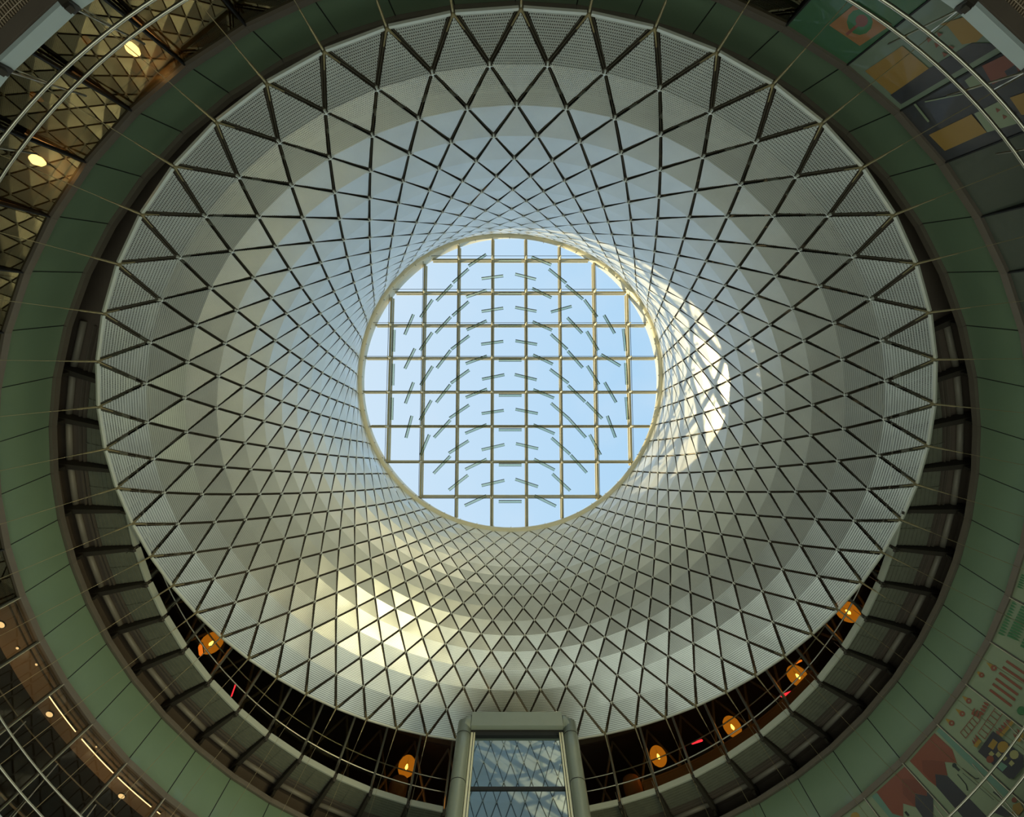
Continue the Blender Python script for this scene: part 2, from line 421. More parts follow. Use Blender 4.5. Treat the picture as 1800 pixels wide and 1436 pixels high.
# mural panels
mural = tag(empty('wall_mural'), 'painted glass mural wall with flat coloured shapes', kind='structure')
ARTS = [[18,"teal",[[0.015,6.36],[0.111,6.36],[0.109,6.27],[0.133,5.864],[0.124,5.381],[0.132,5.204],[0.015,5.223]]],[18,"red",[[0.159,6.36],[0.156,6.033],[0.272,5.873],[0.412,5.998],[0.546,5.854],[0.692,5.98],[0.832,5.861],[0.862,5.995],[0.875,6.36]]],[18,"darkred",[[0.693,6.241],[0.542,6.128],[0.412,5.998],[0.553,5.859],[0.7,5.974],[0.825,5.866],[0.83,6.121]]],[18,"navy",[[0.692,5.98],[0.556,5.857],[0.558,5.272],[0.558,5.192],[0.859,5.382],[0.832,5.861]]],[18,"ink",[[0.304,5.855],[0.334,5.847],[0.363,5.856],[0.375,5.877],[0.363,5.898],[0.333,5.906],[0.304,5.896],[0.292,5.875]]],[18,"ink",[[0.361,5.87],[0.362,5.788],[0.316,5.786],[0.315,5.869]]],[18,"ink",[[0.283,5.78],[0.251,5.577],[0.234,5.578],[0.264,5.781]]],[18,"ink",[[0.248,5.573],[0.199,5.548],[0.189,5.558],[0.237,5.583]]],[18,"ink",[[0.414,5.774],[0.436,5.611],[0.418,5.609],[0.396,5.773]]],[18,"ink",[[0.435,5.613],[0.492,5.556],[0.477,5.549],[0.42,5.606]]],[18,"ink",[[0.329,5.736],[0.288,5.27],[0.281,5.27],[0.321,5.736]]],[18,"ink",[[0.206,5.336],[0.19,5.199],[0.167,5.201],[0.183,5.337]]],[18,"navy",[[0.272,5.209],[0.257,5.027],[0.356,5.064],[0.441,5.196]]],[18,"ochre",[[0.123,5.094],[0.021,5.061],[0.064,4.987],[0.18,4.979],[0.23,5.044]]],[18,"red",[[0.015,5.115],[0.027,5.099],[0.058,5.09],[0.089,5.099],[0.101,5.119],[0.087,5.139],[0.055,5.147],[0.024,5.139],[0.015,5.124]]],[19,"red",[[0.819,6.356],[0.744,6.36],[0.015,6.36],[0.015,5.912],[0.075,5.86],[0.204,5.99],[0.358,5.854],[0.49,5.996],[0.638,5.862],[0.758,5.988]]],[19,"darkred",[[0.209,6.26],[0.047,6.137],[0.015,6.097],[0.015,5.912],[0.075,5.86],[0.204,5.99],[0.358,5.854],[0.38,6.089]]],[19,"navy",[[0.015,5.909],[0.015,5.792],[0.236,5.614],[0.375,5.697],[0.353,5.851],[0.209,5.986],[0.075,5.86]]],[19,"teal",[[0.869,6.36],[0.814,6.36],[0.743,6.351],[0.758,5.988],[0.66,5.876],[0.704,5.838],[0.849,5.976]]],[19,"ink",[[0.573,5.896],[0.573,5.824],[0.531,5.823],[0.531,5.894]]],[20,"ochre",[[0.297,6.237],[0.343,6.213],[0.4,6.214],[0.447,6.238],[0.466,6.278],[0.449,6.318],[0.403,6.343],[0.345,6.342],[0.298,6.317],[0.28,6.277]]],[17,"ochre",[[0.242,6.36],[0.231,6.36],[0.184,6.265],[0.281,6.266]]],[17,"rust",[[0.195,6.22],[0.228,6.212],[0.262,6.219],[0.284,6.239],[0.287,6.263],[0.267,6.283],[0.234,6.291],[0.199,6.283],[0.177,6.263],[0.176,6.239]]],[17,"cream",[[0.218,6.24],[0.234,6.239],[0.244,6.248],[0.238,6.258],[0.222,6.259],[0.212,6.25]]],[17,"ochre",[[0.519,6.339],[0.461,6.233],[0.56,6.234]]],[17,"rust",[[0.47,6.188],[0.504,6.18],[0.538,6.187],[0.562,6.207],[0.565,6.231],[0.546,6.251],[0.512,6.259],[0.477,6.251],[0.454,6.232],[0.452,6.207]]],[17,"cream",[[0.494,6.208],[0.51,6.207],[0.521,6.216],[0.515,6.226],[0.499,6.227],[0.489,6.218]]],[17,"ochre",[[0.813,6.36],[0.792,6.36],[0.742,6.274],[0.843,6.275]]],[17,"rust",[[0.75,6.228],[0.784,6.22],[0.819,6.228],[0.844,6.248],[0.848,6.273],[0.829,6.293],[0.795,6.301],[0.759,6.293],[0.735,6.273],[0.731,6.248]]],[17,"cream",[[0.775,6.249],[0.791,6.247],[0.803,6.256],[0.797,6.267],[0.781,6.268],[0.77,6.259]]],[17,"rust",[[0.812,6.086],[0.354,6.073],[0.355,6.082],[0.813,6.095]]],[17,"rust",[[0.829,5.986],[0.376,5.975],[0.377,5.984],[0.829,5.995]]],[17,"rust",[[0.819,6.092],[0.836,5.991],[0.822,5.99],[0.805,6.09]]],[17,"rust",[[0.727,6.089],[0.744,5.989],[0.731,5.987],[0.713,6.087]]],[17,"rust",[[0.634,6.086],[0.653,5.987],[0.64,5.985],[0.621,6.085]]],[17,"rust",[[0.543,6.084],[0.563,5.985],[0.549,5.983],[0.529,6.082]]],[17,"rust",[[0.452,6.081],[0.473,5.982],[0.459,5.981],[0.438,6.079]]],[17,"rust",[[0.361,6.079],[0.383,5.98],[0.37,5.978],[0.348,6.077]]],[17,"rust",[[0.593,5.902],[0.015,5.915],[0.015,5.924],[0.595,5.91]]],[17,"rust",[[0.59,5.79],[0.015,5.805],[0.015,5.813],[0.592,5.798]]],[17,"rust",[[0.601,5.906],[0.598,5.794],[0.584,5.794],[0.587,5.906]]],[17,"rust",[[0.496,5.909],[0.495,5.797],[0.482,5.797],[0.483,5.908]]],[17,"rust",[[0.393,5.911],[0.393,5.8],[0.38,5.799],[0.379,5.911]]],[17,"rust",[[0.29,5.914],[0.291,5.802],[0.278,5.802],[0.276,5.913]]],[17,"rust",[[0.187,5.916],[0.19,5.805],[0.177,5.805],[0.174,5.916]]],[17,"rust",[[0.085,5.918],[0.09,5.808],[0.077,5.807],[0.072,5.918]]],[17,"rust",[[0.272,5.985],[0.226,5.989],[0.237,6.035],[0.263,6.064],[0.284,6.03]]],[17,"rust",[[0.208,5.991],[0.161,5.996],[0.173,6.041],[0.198,6.07],[0.219,6.037]]],[17,"rust",[[0.143,5.998],[0.097,6.002],[0.108,6.047],[0.133,6.076],[0.155,6.043]]],[17,"rust",[[0.079,6.004],[0.033,6.008],[0.044,6.054],[0.068,6.083],[0.09,6.049]]],[17,"rust",[[0.015,6.01],[0.015,6.01],[0.015,6.07],[0.025,6.055]]],[17,"rust",[[0.398,6.114],[0.385,6.081],[0.305,6.099],[0.256,6.123],[0.317,6.132]]],[17,"rust",[[0.38,6.068],[0.367,6.035],[0.288,6.052],[0.239,6.076],[0.3,6.086]]],[17,"rust",[[0.362,6.022],[0.35,5.989],[0.271,6.006],[0.222,6.03],[0.283,6.039]]],[17,"rust",[[0.82,5.809],[0.78,5.811],[0.759,5.874],[0.761,5.915],[0.8,5.871]]],[17,"rust",[[0.764,5.812],[0.723,5.815],[0.703,5.877],[0.704,5.918],[0.743,5.875]]],[17,"rust",[[0.708,5.816],[0.667,5.818],[0.646,5.881],[0.647,5.922],[0.687,5.878]]],[17,"ochre",[[0.833,5.851],[0.664,5.851],[0.661,5.805],[0.813,5.803]]],[17,"rust",[[0.366,5.672],[0.316,5.67],[0.318,5.716],[0.338,5.749],[0.369,5.719]]],[17,"rust",[[0.297,5.669],[0.247,5.666],[0.248,5.713],[0.268,5.745],[0.299,5.715]]],[17,"rust",[[0.228,5.665],[0.178,5.663],[0.179,5.709],[0.199,5.742],[0.229,5.712]]],[17,"rust",[[0.159,5.662],[0.11,5.66],[0.11,5.706],[0.129,5.738],[0.16,5.708]]],[17,"rust",[[0.091,5.659],[0.041,5.656],[0.042,5.702],[0.06,5.734],[0.091,5.705]]],[17,"rust",[[0.022,5.656],[0.015,5.656],[0.015,5.709],[0.023,5.702]]],[17,"ochre",[[0.357,5.686],[0.015,5.67],[0.015,5.635],[0.355,5.642]]],[17,"rust",[[0.232,5.474],[0.194,5.474],[0.175,5.533],[0.176,5.573],[0.213,5.533]]],[17,"rust",[[0.179,5.474],[0.141,5.473],[0.121,5.532],[0.122,5.572],[0.16,5.532]]],[17,"rust",[[0.126,5.473],[0.088,5.472],[0.068,5.531],[0.069,5.571],[0.106,5.532]]],[17,"ochre",[[0.236,5.497],[0.041,5.488],[0.121,5.449],[0.229,5.451]]],[17,"navy",[[0.376,5.765],[0.373,5.381],[0.368,5.328],[0.517,5.256],[0.786,5.259],[0.842,5.298],[0.856,5.762]]],[17,"ochre",[[0.484,5.711],[0.478,5.643],[0.641,5.632],[0.656,5.706]]],[17,"ochre",[[0.413,5.511],[0.473,5.497],[0.537,5.508],[0.58,5.54],[0.585,5.581],[0.55,5.615],[0.489,5.629],[0.424,5.617],[0.382,5.585],[0.378,5.544]]],[17,"straw",[[0.403,5.374],[0.451,5.363],[0.5,5.372],[0.534,5.396],[0.538,5.427],[0.511,5.454],[0.462,5.465],[0.412,5.456],[0.379,5.431],[0.376,5.4]]],[17,"straw",[[0.756,5.646],[0.674,5.642],[0.68,5.589],[0.762,5.597]]],[17,"straw",[[0.678,5.578],[0.597,5.574],[0.603,5.522],[0.685,5.53]]],[17,"straw",[[0.656,5.501],[0.576,5.498],[0.582,5.447],[0.662,5.455]]],[17,"straw",[[0.641,5.402],[0.562,5.4],[0.569,5.35],[0.648,5.357]]],[17,"red",[[0.76,5.557],[0.801,5.548],[0.844,5.556],[0.874,5.577],[0.879,5.605],[0.856,5.628],[0.815,5.637],[0.772,5.629],[0.742,5.607],[0.738,5.58]]],[17,"teal",[[0.815,5.517],[0.715,5.515],[0.691,5.39],[0.826,5.399]]],[16,"rust",[[0.174,6.108],[0.182,5.7],[0.134,5.699],[0.124,6.105]]],[16,"rust",[[0.307,6.108],[0.307,5.699],[0.26,5.698],[0.257,6.106]]],[16,"rust",[[0.441,6.11],[0.452,5.774],[0.403,5.771],[0.39,6.106]]],[16,"rust",[[0.576,6.11],[0.581,5.773],[0.532,5.771],[0.524,6.107]]],[16,"rust",[[0.695,6.108],[0.695,5.77],[0.646,5.768],[0.644,6.105]]],[16,"rust",[[0.825,6.103],[0.826,5.77],[0.777,5.767],[0.773,6.099]]],[16,"ochre",[[0.393,6.325],[0.346,6.209],[0.454,6.216]]],[16,"rust",[[0.363,6.161],[0.4,6.156],[0.438,6.166],[0.461,6.188],[0.46,6.214],[0.436,6.234],[0.398,6.239],[0.36,6.229],[0.338,6.206],[0.339,6.18]]],[16,"cream",[[0.386,6.184],[0.404,6.184],[0.414,6.195],[0.407,6.205],[0.389,6.205],[0.379,6.195]]],[16,"ochre",[[0.678,6.36],[0.64,6.36],[0.614,6.301],[0.706,6.308]]],[16,"rust",[[0.627,6.261],[0.659,6.256],[0.691,6.265],[0.711,6.284],[0.711,6.306],[0.691,6.323],[0.659,6.327],[0.627,6.318],[0.608,6.299],[0.608,6.277]]],[16,"cream",[[0.647,6.28],[0.662,6.28],[0.671,6.289],[0.665,6.297],[0.65,6.297],[0.641,6.289]]],[16,"green",[[0.709,5.599],[0.758,5.592],[0.808,5.603],[0.839,5.63],[0.84,5.661],[0.81,5.685],[0.76,5.693],[0.71,5.681],[0.679,5.654],[0.679,5.623]]],[15,"green",[[0.015,6.36],[0.037,6.36],[0.035,6.333],[0.016,6.286],[0.015,6.288]]],[15,"green",[[0.054,6.36],[0.096,6.36],[0.094,6.331],[0.075,6.283],[0.052,6.333]]],[15,"green",[[0.113,6.36],[0.157,6.36],[0.154,6.329],[0.134,6.281],[0.111,6.33]]],[15,"green",[[0.174,6.36],[0.217,6.36],[0.213,6.326],[0.193,6.279],[0.171,6.328]]],[15,"green",[[0.234,6.36],[0.277,6.36],[0.273,6.324],[0.252,6.277],[0.23,6.326]]],[15,"green",[[0.294,6.36],[0.338,6.36],[0.333,6.322],[0.312,6.274],[0.29,6.324]]],[15,"green",[[0.355,6.36],[0.398,6.36],[0.393,6.32],[0.371,6.272],[0.35,6.321]]],[15,"green",[[0.416,6.36],[0.459,6.36],[0.454,6.317],[0.431,6.27],[0.41,6.319]]],[15,"green",[[0.477,6.36],[0.521,6.36],[0.514,6.315],[0.491,6.267],[0.471,6.317]]],[15,"green",[[0.538,6.36],[0.582,6.36],[0.575,6.313],[0.551,6.265],[0.531,6.314]]],[15,"green",[[0.599,6.36],[0.643,6.36],[0.636,6.31],[0.612,6.263],[0.592,6.312]]],[15,"green",[[0.661,6.36],[0.705,6.36],[0.697,6.308],[0.672,6.26],[0.653,6.31]]],[15,"green",[[0.723,6.36],[0.767,6.36],[0.758,6.306],[0.733,6.258],[0.714,6.308]]],[15,"green",[[0.015,6.227],[0.02,6.227],[0.015,6.169]]],[15,"green",[[0.036,6.227],[0.077,6.228],[0.067,6.122],[0.046,6.053],[0.027,6.122]]],[15,"green",[[0.093,6.228],[0.134,6.229],[0.123,6.123],[0.102,6.054],[0.083,6.122]]],[15,"green",[[0.15,6.229],[0.191,6.229],[0.18,6.123],[0.157,6.054],[0.139,6.123]]],[15,"green",[[0.207,6.23],[0.248,6.23],[0.236,6.124],[0.213,6.055],[0.195,6.124]]],[15,"green",[[0.264,6.23],[0.306,6.231],[0.293,6.125],[0.269,6.055],[0.252,6.124]]],[15,"green",[[0.322,6.231],[0.364,6.232],[0.35,6.125],[0.325,6.056],[0.309,6.125]]],[15,"green",[[0.38,6.232],[0.421,6.233],[0.407,6.126],[0.382,6.056],[0.366,6.125]]],[15,"green",[[0.438,6.233],[0.48,6.234],[0.464,6.126],[0.438,6.057],[0.423,6.126]]],[15,"green",[[0.496,6.234],[0.538,6.234],[0.521,6.127],[0.495,6.057],[0.48,6.127]]],[15,"green",[[0.554,6.235],[0.597,6.235],[0.579,6.128],[0.552,6.058],[0.538,6.127]]],[15,"green",[[0.613,6.235],[0.656,6.236],[0.637,6.128],[0.61,6.058],[0.595,6.128]]],[15,"green",[[0.672,6.236],[0.715,6.237],[0.695,6.129],[0.667,6.059],[0.653,6.128]]],[15,"green",[[0.14,6.037],[0.185,6.036],[0.182,5.939],[0.164,5.877],[0.138,5.94]]],[15,"green",[[0.202,6.036],[0.246,6.035],[0.243,5.938],[0.224,5.876],[0.199,5.939]]],[15,"green",[[0.263,6.035],[0.308,6.034],[0.304,5.937],[0.285,5.874],[0.26,5.938]]],[15,"green",[[0.325,6.034],[0.37,6.033],[0.365,5.936],[0.345,5.873],[0.321,5.937]]],[15,"green",[[0.388,6.033],[0.432,6.032],[0.426,5.935],[0.406,5.872],[0.382,5.936]]],[15,"green",[[0.45,6.032],[0.495,6.031],[0.488,5.934],[0.467,5.871],[0.444,5.935]]],[15,"green",[[0.512,6.031],[0.558,6.03],[0.55,5.933],[0.528,5.87],[0.505,5.934]]],[15,"green",[[0.575,6.03],[0.621,6.03],[0.612,5.932],[0.59,5.868],[0.567,5.933]]],[15,"green",[[0.638,6.029],[0.684,6.029],[0.674,5.931],[0.652,5.867],[0.63,5.931]]],[15,"green",[[0.702,6.028],[0.747,6.028],[0.737,5.93],[0.714,5.866],[0.692,5.93]]],[14,"green",[[0.472,6.36],[0.507,6.36],[0.504,6.328],[0.487,6.28],[0.47,6.33]]],[14,"green",[[0.52,6.36],[0.555,6.36],[0.551,6.326],[0.534,6.278],[0.517,6.328]]],[14,"green",[[0.568,6.36],[0.603,6.36],[0.599,6.324],[0.581,6.276],[0.565,6.326]]],[14,"green",[[0.616,6.36],[0.651,6.36],[0.647,6.322],[0.629,6.274],[0.612,6.324]]],[14,"green",[[0.665,6.36],[0.7,6.36],[0.695,6.32],[0.676,6.272],[0.66,6.322]]],[14,"green",[[0.713,6.36],[0.748,6.36],[0.743,6.318],[0.724,6.27],[0.708,6.319]]],[14,"green",[[0.415,6.242],[0.449,6.241],[0.443,6.17],[0.426,6.124],[0.409,6.172]]],[14,"green",[[0.462,6.241],[0.496,6.24],[0.49,6.169],[0.473,6.123],[0.456,6.17]]],[14,"green",[[0.51,6.24],[0.544,6.239],[0.537,6.168],[0.52,6.121],[0.503,6.169]]],[14,"green",[[0.557,6.238],[0.591,6.237],[0.584,6.166],[0.567,6.12],[0.55,6.167]]],[14,"green",[[0.605,6.237],[0.639,6.236],[0.631,6.165],[0.614,6.118],[0.597,6.166]]],[14,"green",[[0.653,6.236],[0.687,6.235],[0.679,6.163],[0.661,6.117],[0.645,6.164]]],[4,"orange",[[0.413,6.099],[0.446,5.709],[0.949,5.705],[0.9,6.105]]],[4,"green",[[0.766,5.792],[0.816,5.862],[0.824,5.937],[0.785,5.995],[0.71,6.02],[0.62,6.004],[0.54,5.952],[0.494,5.88],[0.491,5.808],[0.531,5.754],[0.603,5.731],[0.688,5.745]]],[4,"red",[[0.714,5.808],[0.74,5.85],[0.736,5.891],[0.702,5.915],[0.651,5.913],[0.604,5.886],[0.578,5.844],[0.584,5.803],[0.618,5.78],[0.667,5.782]]],[4,"red",[[0.649,5.879],[0.643,6.073],[0.683,6.083],[0.687,5.888]]],[5,"amber",[[0.246,5.801],[0.689,5.793],[0.72,6.312],[0.224,6.309]]],[5,"navy",[[0.689,5.793],[0.705,5.335],[0.913,5.145],[0.92,6.331],[0.718,6.33]]],[5,"amber",[[0.411,5.177],[0.685,5.169],[0.725,5.295],[0.657,5.4],[0.371,5.366],[0.303,5.405]]],[5,"rust",[[0.334,5.575],[0.397,5.55],[0.403,5.6]]],[5,"rust",[[0.446,5.561],[0.508,5.537],[0.515,5.587]]],[5,"rust",[[0.599,5.576],[0.662,5.552],[0.67,5.602]]],[5,"rust",[[0.575,5.487],[0.636,5.463],[0.644,5.511]]],[5,"rust",[[0.356,5.47],[0.418,5.447],[0.424,5.494]]],[6,"amber",[[0.501,5.797],[0.813,5.796],[0.828,6.31],[0.509,6.329]]],[6,"cream",[[0.509,5.772],[0.5,5.487],[0.865,5.487],[0.816,5.791]]],[6,"red",[[0.015,5.419],[0.039,5.166],[0.28,5.155],[0.276,5.451]]],[6,"amber",[[0.519,5.406],[0.536,5.278],[0.813,5.349],[0.782,5.422]]],[6,"cream",[[0.068,5.629],[0.052,5.521],[0.246,5.488],[0.212,5.637]]],[6,"navy",[[0.2,5.296],[0.189,5.193],[0.307,5.215],[0.328,5.311]]],[6,"cream",[[0.015,6.221],[0.336,6.233],[0.33,6.206],[0.015,6.195]]],[6,"cream",[[0.067,6.103],[0.218,5.727],[0.201,5.72],[0.05,6.095]]],[6,"rust",[[0.565,5.681],[0.616,5.654],[0.632,5.7]]],[6,"rust",[[0.56,5.567],[0.61,5.541],[0.625,5.585]]],[6,"rust",[[0.676,5.558],[0.725,5.533],[0.741,5.577]]],[6,"rust",[[0.693,5.475],[0.741,5.45],[0.757,5.492]]],[6,"rust",[[0.692,5.691],[0.743,5.664],[0.76,5.711]]]]
BASE = {4: 'base4', 5: 'base5', 6: 'base6', 14: 'cream', 15: 'cream', 16: 'cream', 17: 'cream', 18: 'cream', 19: 'cream', 20: 'cream'}
for i in MUR:
    a, b = chord(i, .01, 10.09, (GL0 + GL1) / 2), chord(i, .99, 10.09, (GL0 + GL1) / 2)
    mb = MB(); mb.bar(a, b, 0.03, GL1 - GL0)
    pn = mb.build('mural_panel', M_art[BASE[i]], mural)
    # flat print, one thin layer after another
    mp = MB(); used = []; lay = 0
    for pan, colr, poly in ARTS:
        if pan != i: continue
        if colr not in used: used.append(colr)
        lay += 1
        Rr = 10.068 - 0.0004 * lay
        mp.add([chord(i, s, Rr, h) for s, h in poly], [tuple(range(len(poly)))], used.index(colr))
    if used: mp.build('mural_print', [M_art[c] for c in used], pn)

# green glass band and its two rails
band = tag(empty('wall_green_band'), 'band of dark green glass panels round the hall', kind='structure')
for i in range(N):
    mb = MB()
    A = [chord(i, .010, 10.13, 6.50), chord(i, .990, 10.13, 6.50), chord(i, .990, 10.36, 7.50), chord(i, .010, 10.36, 7.50)]
    o = out_dir(i + .5) * 0.025
    mb.prism(A, [p + o for p in A]); mb.build('glass_panel', M_green, band)
    mb = MB(); mb.bar(pol(i, 10.15, 6.46), pol(i, 10.385, 7.54), 0.03, 0.03, out_dir(i)); mb.build('joint', M_dark, band)
for nm, R, h, w in (('trim_1', 10.10, 6.44, 0.12), ('trim_2', 10.36, 7.55, 0.13)):
    rl = tag(empty(nm), 'brown metal trim along the %s edge of the green band' % ('lower' if nm == 'trim_1' else 'upper'), kind='structure')
    for i in range(N):
        mb = MB(); mb.bar(chord(i, .004, R, h), chord(i, .996, R, h), w, 0.09); mb.build('trim_piece', M_rail, rl)
mb = MB(); solid_ring(mb, 10.15, 11.02, 6.46, 6.52); 
sof = tag(mb.build('ceiling_shop', M_soffit), 'brown soffit behind the shop front glass', kind='structure')
mb = MB(); solid_ring(mb, 10.26, 10.29, 6.44, 6.462); solid_ring(mb, 10.40, 10.42, 6.44, 6.462)
mb.build('reveal_strip', M_brown, sof)
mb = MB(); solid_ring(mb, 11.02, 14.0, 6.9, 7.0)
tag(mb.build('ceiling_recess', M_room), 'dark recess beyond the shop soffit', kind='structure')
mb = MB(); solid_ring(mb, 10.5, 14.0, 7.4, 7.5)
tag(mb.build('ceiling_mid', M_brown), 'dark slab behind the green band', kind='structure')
grid = tag(empty('window_2'), 'dark inner window grid behind the shop front', kind='structure')
mb = MB(); mb.tube([pola(a, 11.55, 6.45) for a in range(-170, -84, 3)], 0.012, 4); mb.build('transom', M_mull, grid)
mb = MB(); mb.tube([pola(a, 12.3, 6.0) for a in range(-170, -84, 3)], 0.02, 4); mb.build('transom', M_mull, grid)

# ------------------------------------------------------------------ upper balcony
walk = tag(empty('ceiling_walkway'), 'balcony underside with louvre panels between dark brackets', kind='structure')
mb = MB(); solid_ring(mb, 9.48, 14.0, 8.17, 8.22); mb.build('slab', M_brown, walk)
mb = MB(); solid_ring(mb, 10.98, 11.05, 7.5, 8.22); mb.build('back_panel', M_brown, walk)
for i in range(N):
    # louvre panel: frame and slats
    far = abs(azi(i + .5)) > 60
    if far:
        pn = MB()
        A = [chord(i, .07, 9.50, 8.12), chord(i, .93, 9.50, 8.12), chord(i, .93, 10.26, 8.12), chord(i, .07, 10.26, 8.12)]
        pn.prism(A, [p + Vector((0, 0, .03)) for p in A])
        pan = pn.build('louvre_panel', M_louver, walk)
        sl = MB()
        for q in range(7):
            R = 9.56 + q * 0.1
            sl.bar(chord(i, .07, R, 8.11), chord(i, .93, R, 8.11), 0.035, 0.012)
        sl.bar(chord(i, .5, 9.5, 8.105), chord(i, .5, 10.26, 8.105), 0.012, 0.02)
        tag(sl.build('slat', M_louver, pan), kind='stuff')
        for R in (10.32, 10.42):
            mb = MB(); mb.bar(chord(i, .03, R, 8.13), chord(i, .97, R, 8.13), 0.03, 0.05); mb.build('trim_strip', M_rail, walk)
        mb = MB(); mb.tube([chord(i, .04, 10.66, 8.12), chord(i, .96, 10.66, 8.12)], 0.058, 10); mb.build('pipe', M_pipe, walk, True)
        # bracket: tapered beam from the wall to the fascia
        mb = MB(); mb.bar(pol(i, 9.42, 8.08), pol(i, 10.85, 7.98), 0.085, 0.14, w2=0.13, h2=0.30)
        mb.bar(pol(i, 10.42, 7.78), pol(i, 10.98, 7.62), 0.07, 0.12, w2=0.07, h2=0.3)
        mb.build('bracket', M_bracket, walk)
ledge = tag(empty('trim_3'), 'pale fascia pieces on the edge of the upper balcony', kind='structure')
for i in range(N):
    mb = MB(); mb.bar(chord(i, .045, 9.44, 8.145), chord(i, .955, 9.44, 8.145), 0.045, 0.13); mb.build('fascia_panel', M_ledge, ledge)

# upper windows: leaning mullions and panes, dark room behind
win = tag(empty('window_3'), 'tall leaning windows of the upper level', kind='structure')
for i in range(N):
    if abs(azi(i)) < 70: continue
    a, b = pol(i, 9.645, 8.22), pol(i, 10.28, 11.3)
    mb = MB(); mb.bar(a, b, 0.065, 0.10, out_dir(i)); mb.build('mullion', M_mull, win)
    if 25 <= i <= 30: continue
    A = [chord(i, .03, 9.665, 8.24), chord(i, .97, 9.665, 8.24), chord(i, .97, 10.29, 11.28), chord(i, .03, 10.29, 11.28)]
    o = out_dir(i + .5) * 0.015
    mb = MB(); mb.prism(A, [p + o for p in A]); mb.build('pane', M_win, win)
# diagonal bars behind the windows, standing in for net structure reflected there
reflection_bar = tag(empty('trim_4'), 'grey diagonal bars behind the upper windows, standing in for reflected net structure', kind='structure')
for i in range(N):
    if abs(azi(i + .5)) < 80: continue
    for s0, s1 in ((i, i + 1), (i + 1, i)):
        mb = MB(); mb.tube([pol(s0, 11.5, 8.3), pol((s0 + s1) / 2, 11.6, 9.8), pol(s1, 11.7, 11.3)], 0.045, 6); mb.build('reflection_bar', M_greybar, reflection_bar)

# ------------------------------------------------------------------ lift shaft
lift = tag(empty('lift_shaft', (0, 10.9, 0)), 'glazed lift shaft with rounded grey metal frame, rising in front of the balcony', 'lift')
LX0, LX1, LY, LH = -1.50, 1.78, 10.7, 8.26
def lpart(m, name, mt, sm=False):
    o = m.build(name, mt, lift, sm); o.location = -Vector(lift.location); return o
r0 = 0.19
for sx, x in ((1, LX0 + r0), (-1, LX1 - r0)):
    mb = MB(); pts = [(x, LY, -1.6 + 9.67 * k / 12) for k in range(13)]
    mb.tube([Vector(p) for p in pts[:-1]] + [Vector((x, LY, LH - r0))], r0, 16)
    lpart(mb, 'corner_post', M_lift, True)
    for h in (2.0, 3.6, 5.2, 6.7, 7.75):
        mb = MB(); mb.tube([(x, LY, h), (x, LY, h + .012)], r0 + .004, 16); lpart(mb, 'joint_ring', M_dark)
    for dx, wd in ((r0 + .035, .05), (r0 + .10, .035)):
        mb = MB(); mb.bar((x + sx * dx, LY + .02, -1.6), (x + sx * dx, LY + .02, LH - r0 * 2), wd, .08, (0, 1, 0)); lpart(mb, 'edge_strip', M_liftstrip)
# rounded head beam
for sx, x in ((1, LX0), (-1, LX1)):
    mb = MB(); mb.tube([Vector((x + sx * (2 * r0 - r0 * cos(k * pi / 16)), LY, LH - 2 * r0 + r0 * sin(k * pi / 16))) for k in range(9)], r0 * .99, 16); lpart(mb, 'corner_bend', M_lift, True)
    mb = MB(); mb.tube([(x + sx * (2 * r0 - .01), LY, LH - r0), (x + sx * 2 * r0, LY, LH - r0)], r0 + .003, 16); lpart(mb, 'joint_ring', M_dark)
mb = MB(); mb.bar((LX0 + 2 * r0, LY, LH - r0), (LX1 - 2 * r0, LY, LH - r0), r0 * 1.9, r0 * 1.9); lpart(mb, 'head_beam', M_lift)
mb = MB(); mb.bar((LX0 + 2 * r0, LY + .05, LH - 2 * r0 - .02), (LX1 - 2 * r0, LY + .05, LH - 2 * r0 - .02), .16, .05); lpart(mb, 'head_gasket', M_dark)
for h0, h1 in ((-1.6, 2.45), (2.5, 4.6), (4.65, 6.62), (6.67, LH - 2 * r0)):
    mb = MB(); mb.bar(((LX0 + LX1) / 2, LY + .10, h0), ((LX0 + LX1) / 2, LY + .10, h1), LX1 - LX0 - 4 * r0, .03, (0, 1, 0)); lpart(mb, 'front_glass', M_liftglass)
for h in (2.475, 4.625, 6.645):
    mb = MB(); mb.bar((LX0 + 2 * r0, LY + .07, h), (LX1 - 2 * r0, LY + .07, h), .05, .05); lpart(mb, 'crossbar', M_dark)
for x in (LX0 + .06, LX1 - .06):
    mb = MB(); mb.bar((x, LY + r0, 3.25), (x, LY + 2.7, 3.25), .04, 9.6); lpart(mb, 'side_glass', M_liftglass)
mb = MB(); mb.bar((LX0, LY + 2.8, 3.2), (LX1, LY + 2.8, 3.2), .1, 9.6); lpart(mb, 'back_wall', M_room)
mb = MB(); mb.bar(((LX0 + LX1) / 2, LY + r0, LH - .25), ((LX0 + LX1) / 2, LY + 2.8, LH - .25), LX1 - LX0 - .1, .1); lpart(mb, 'roof', M_lift)

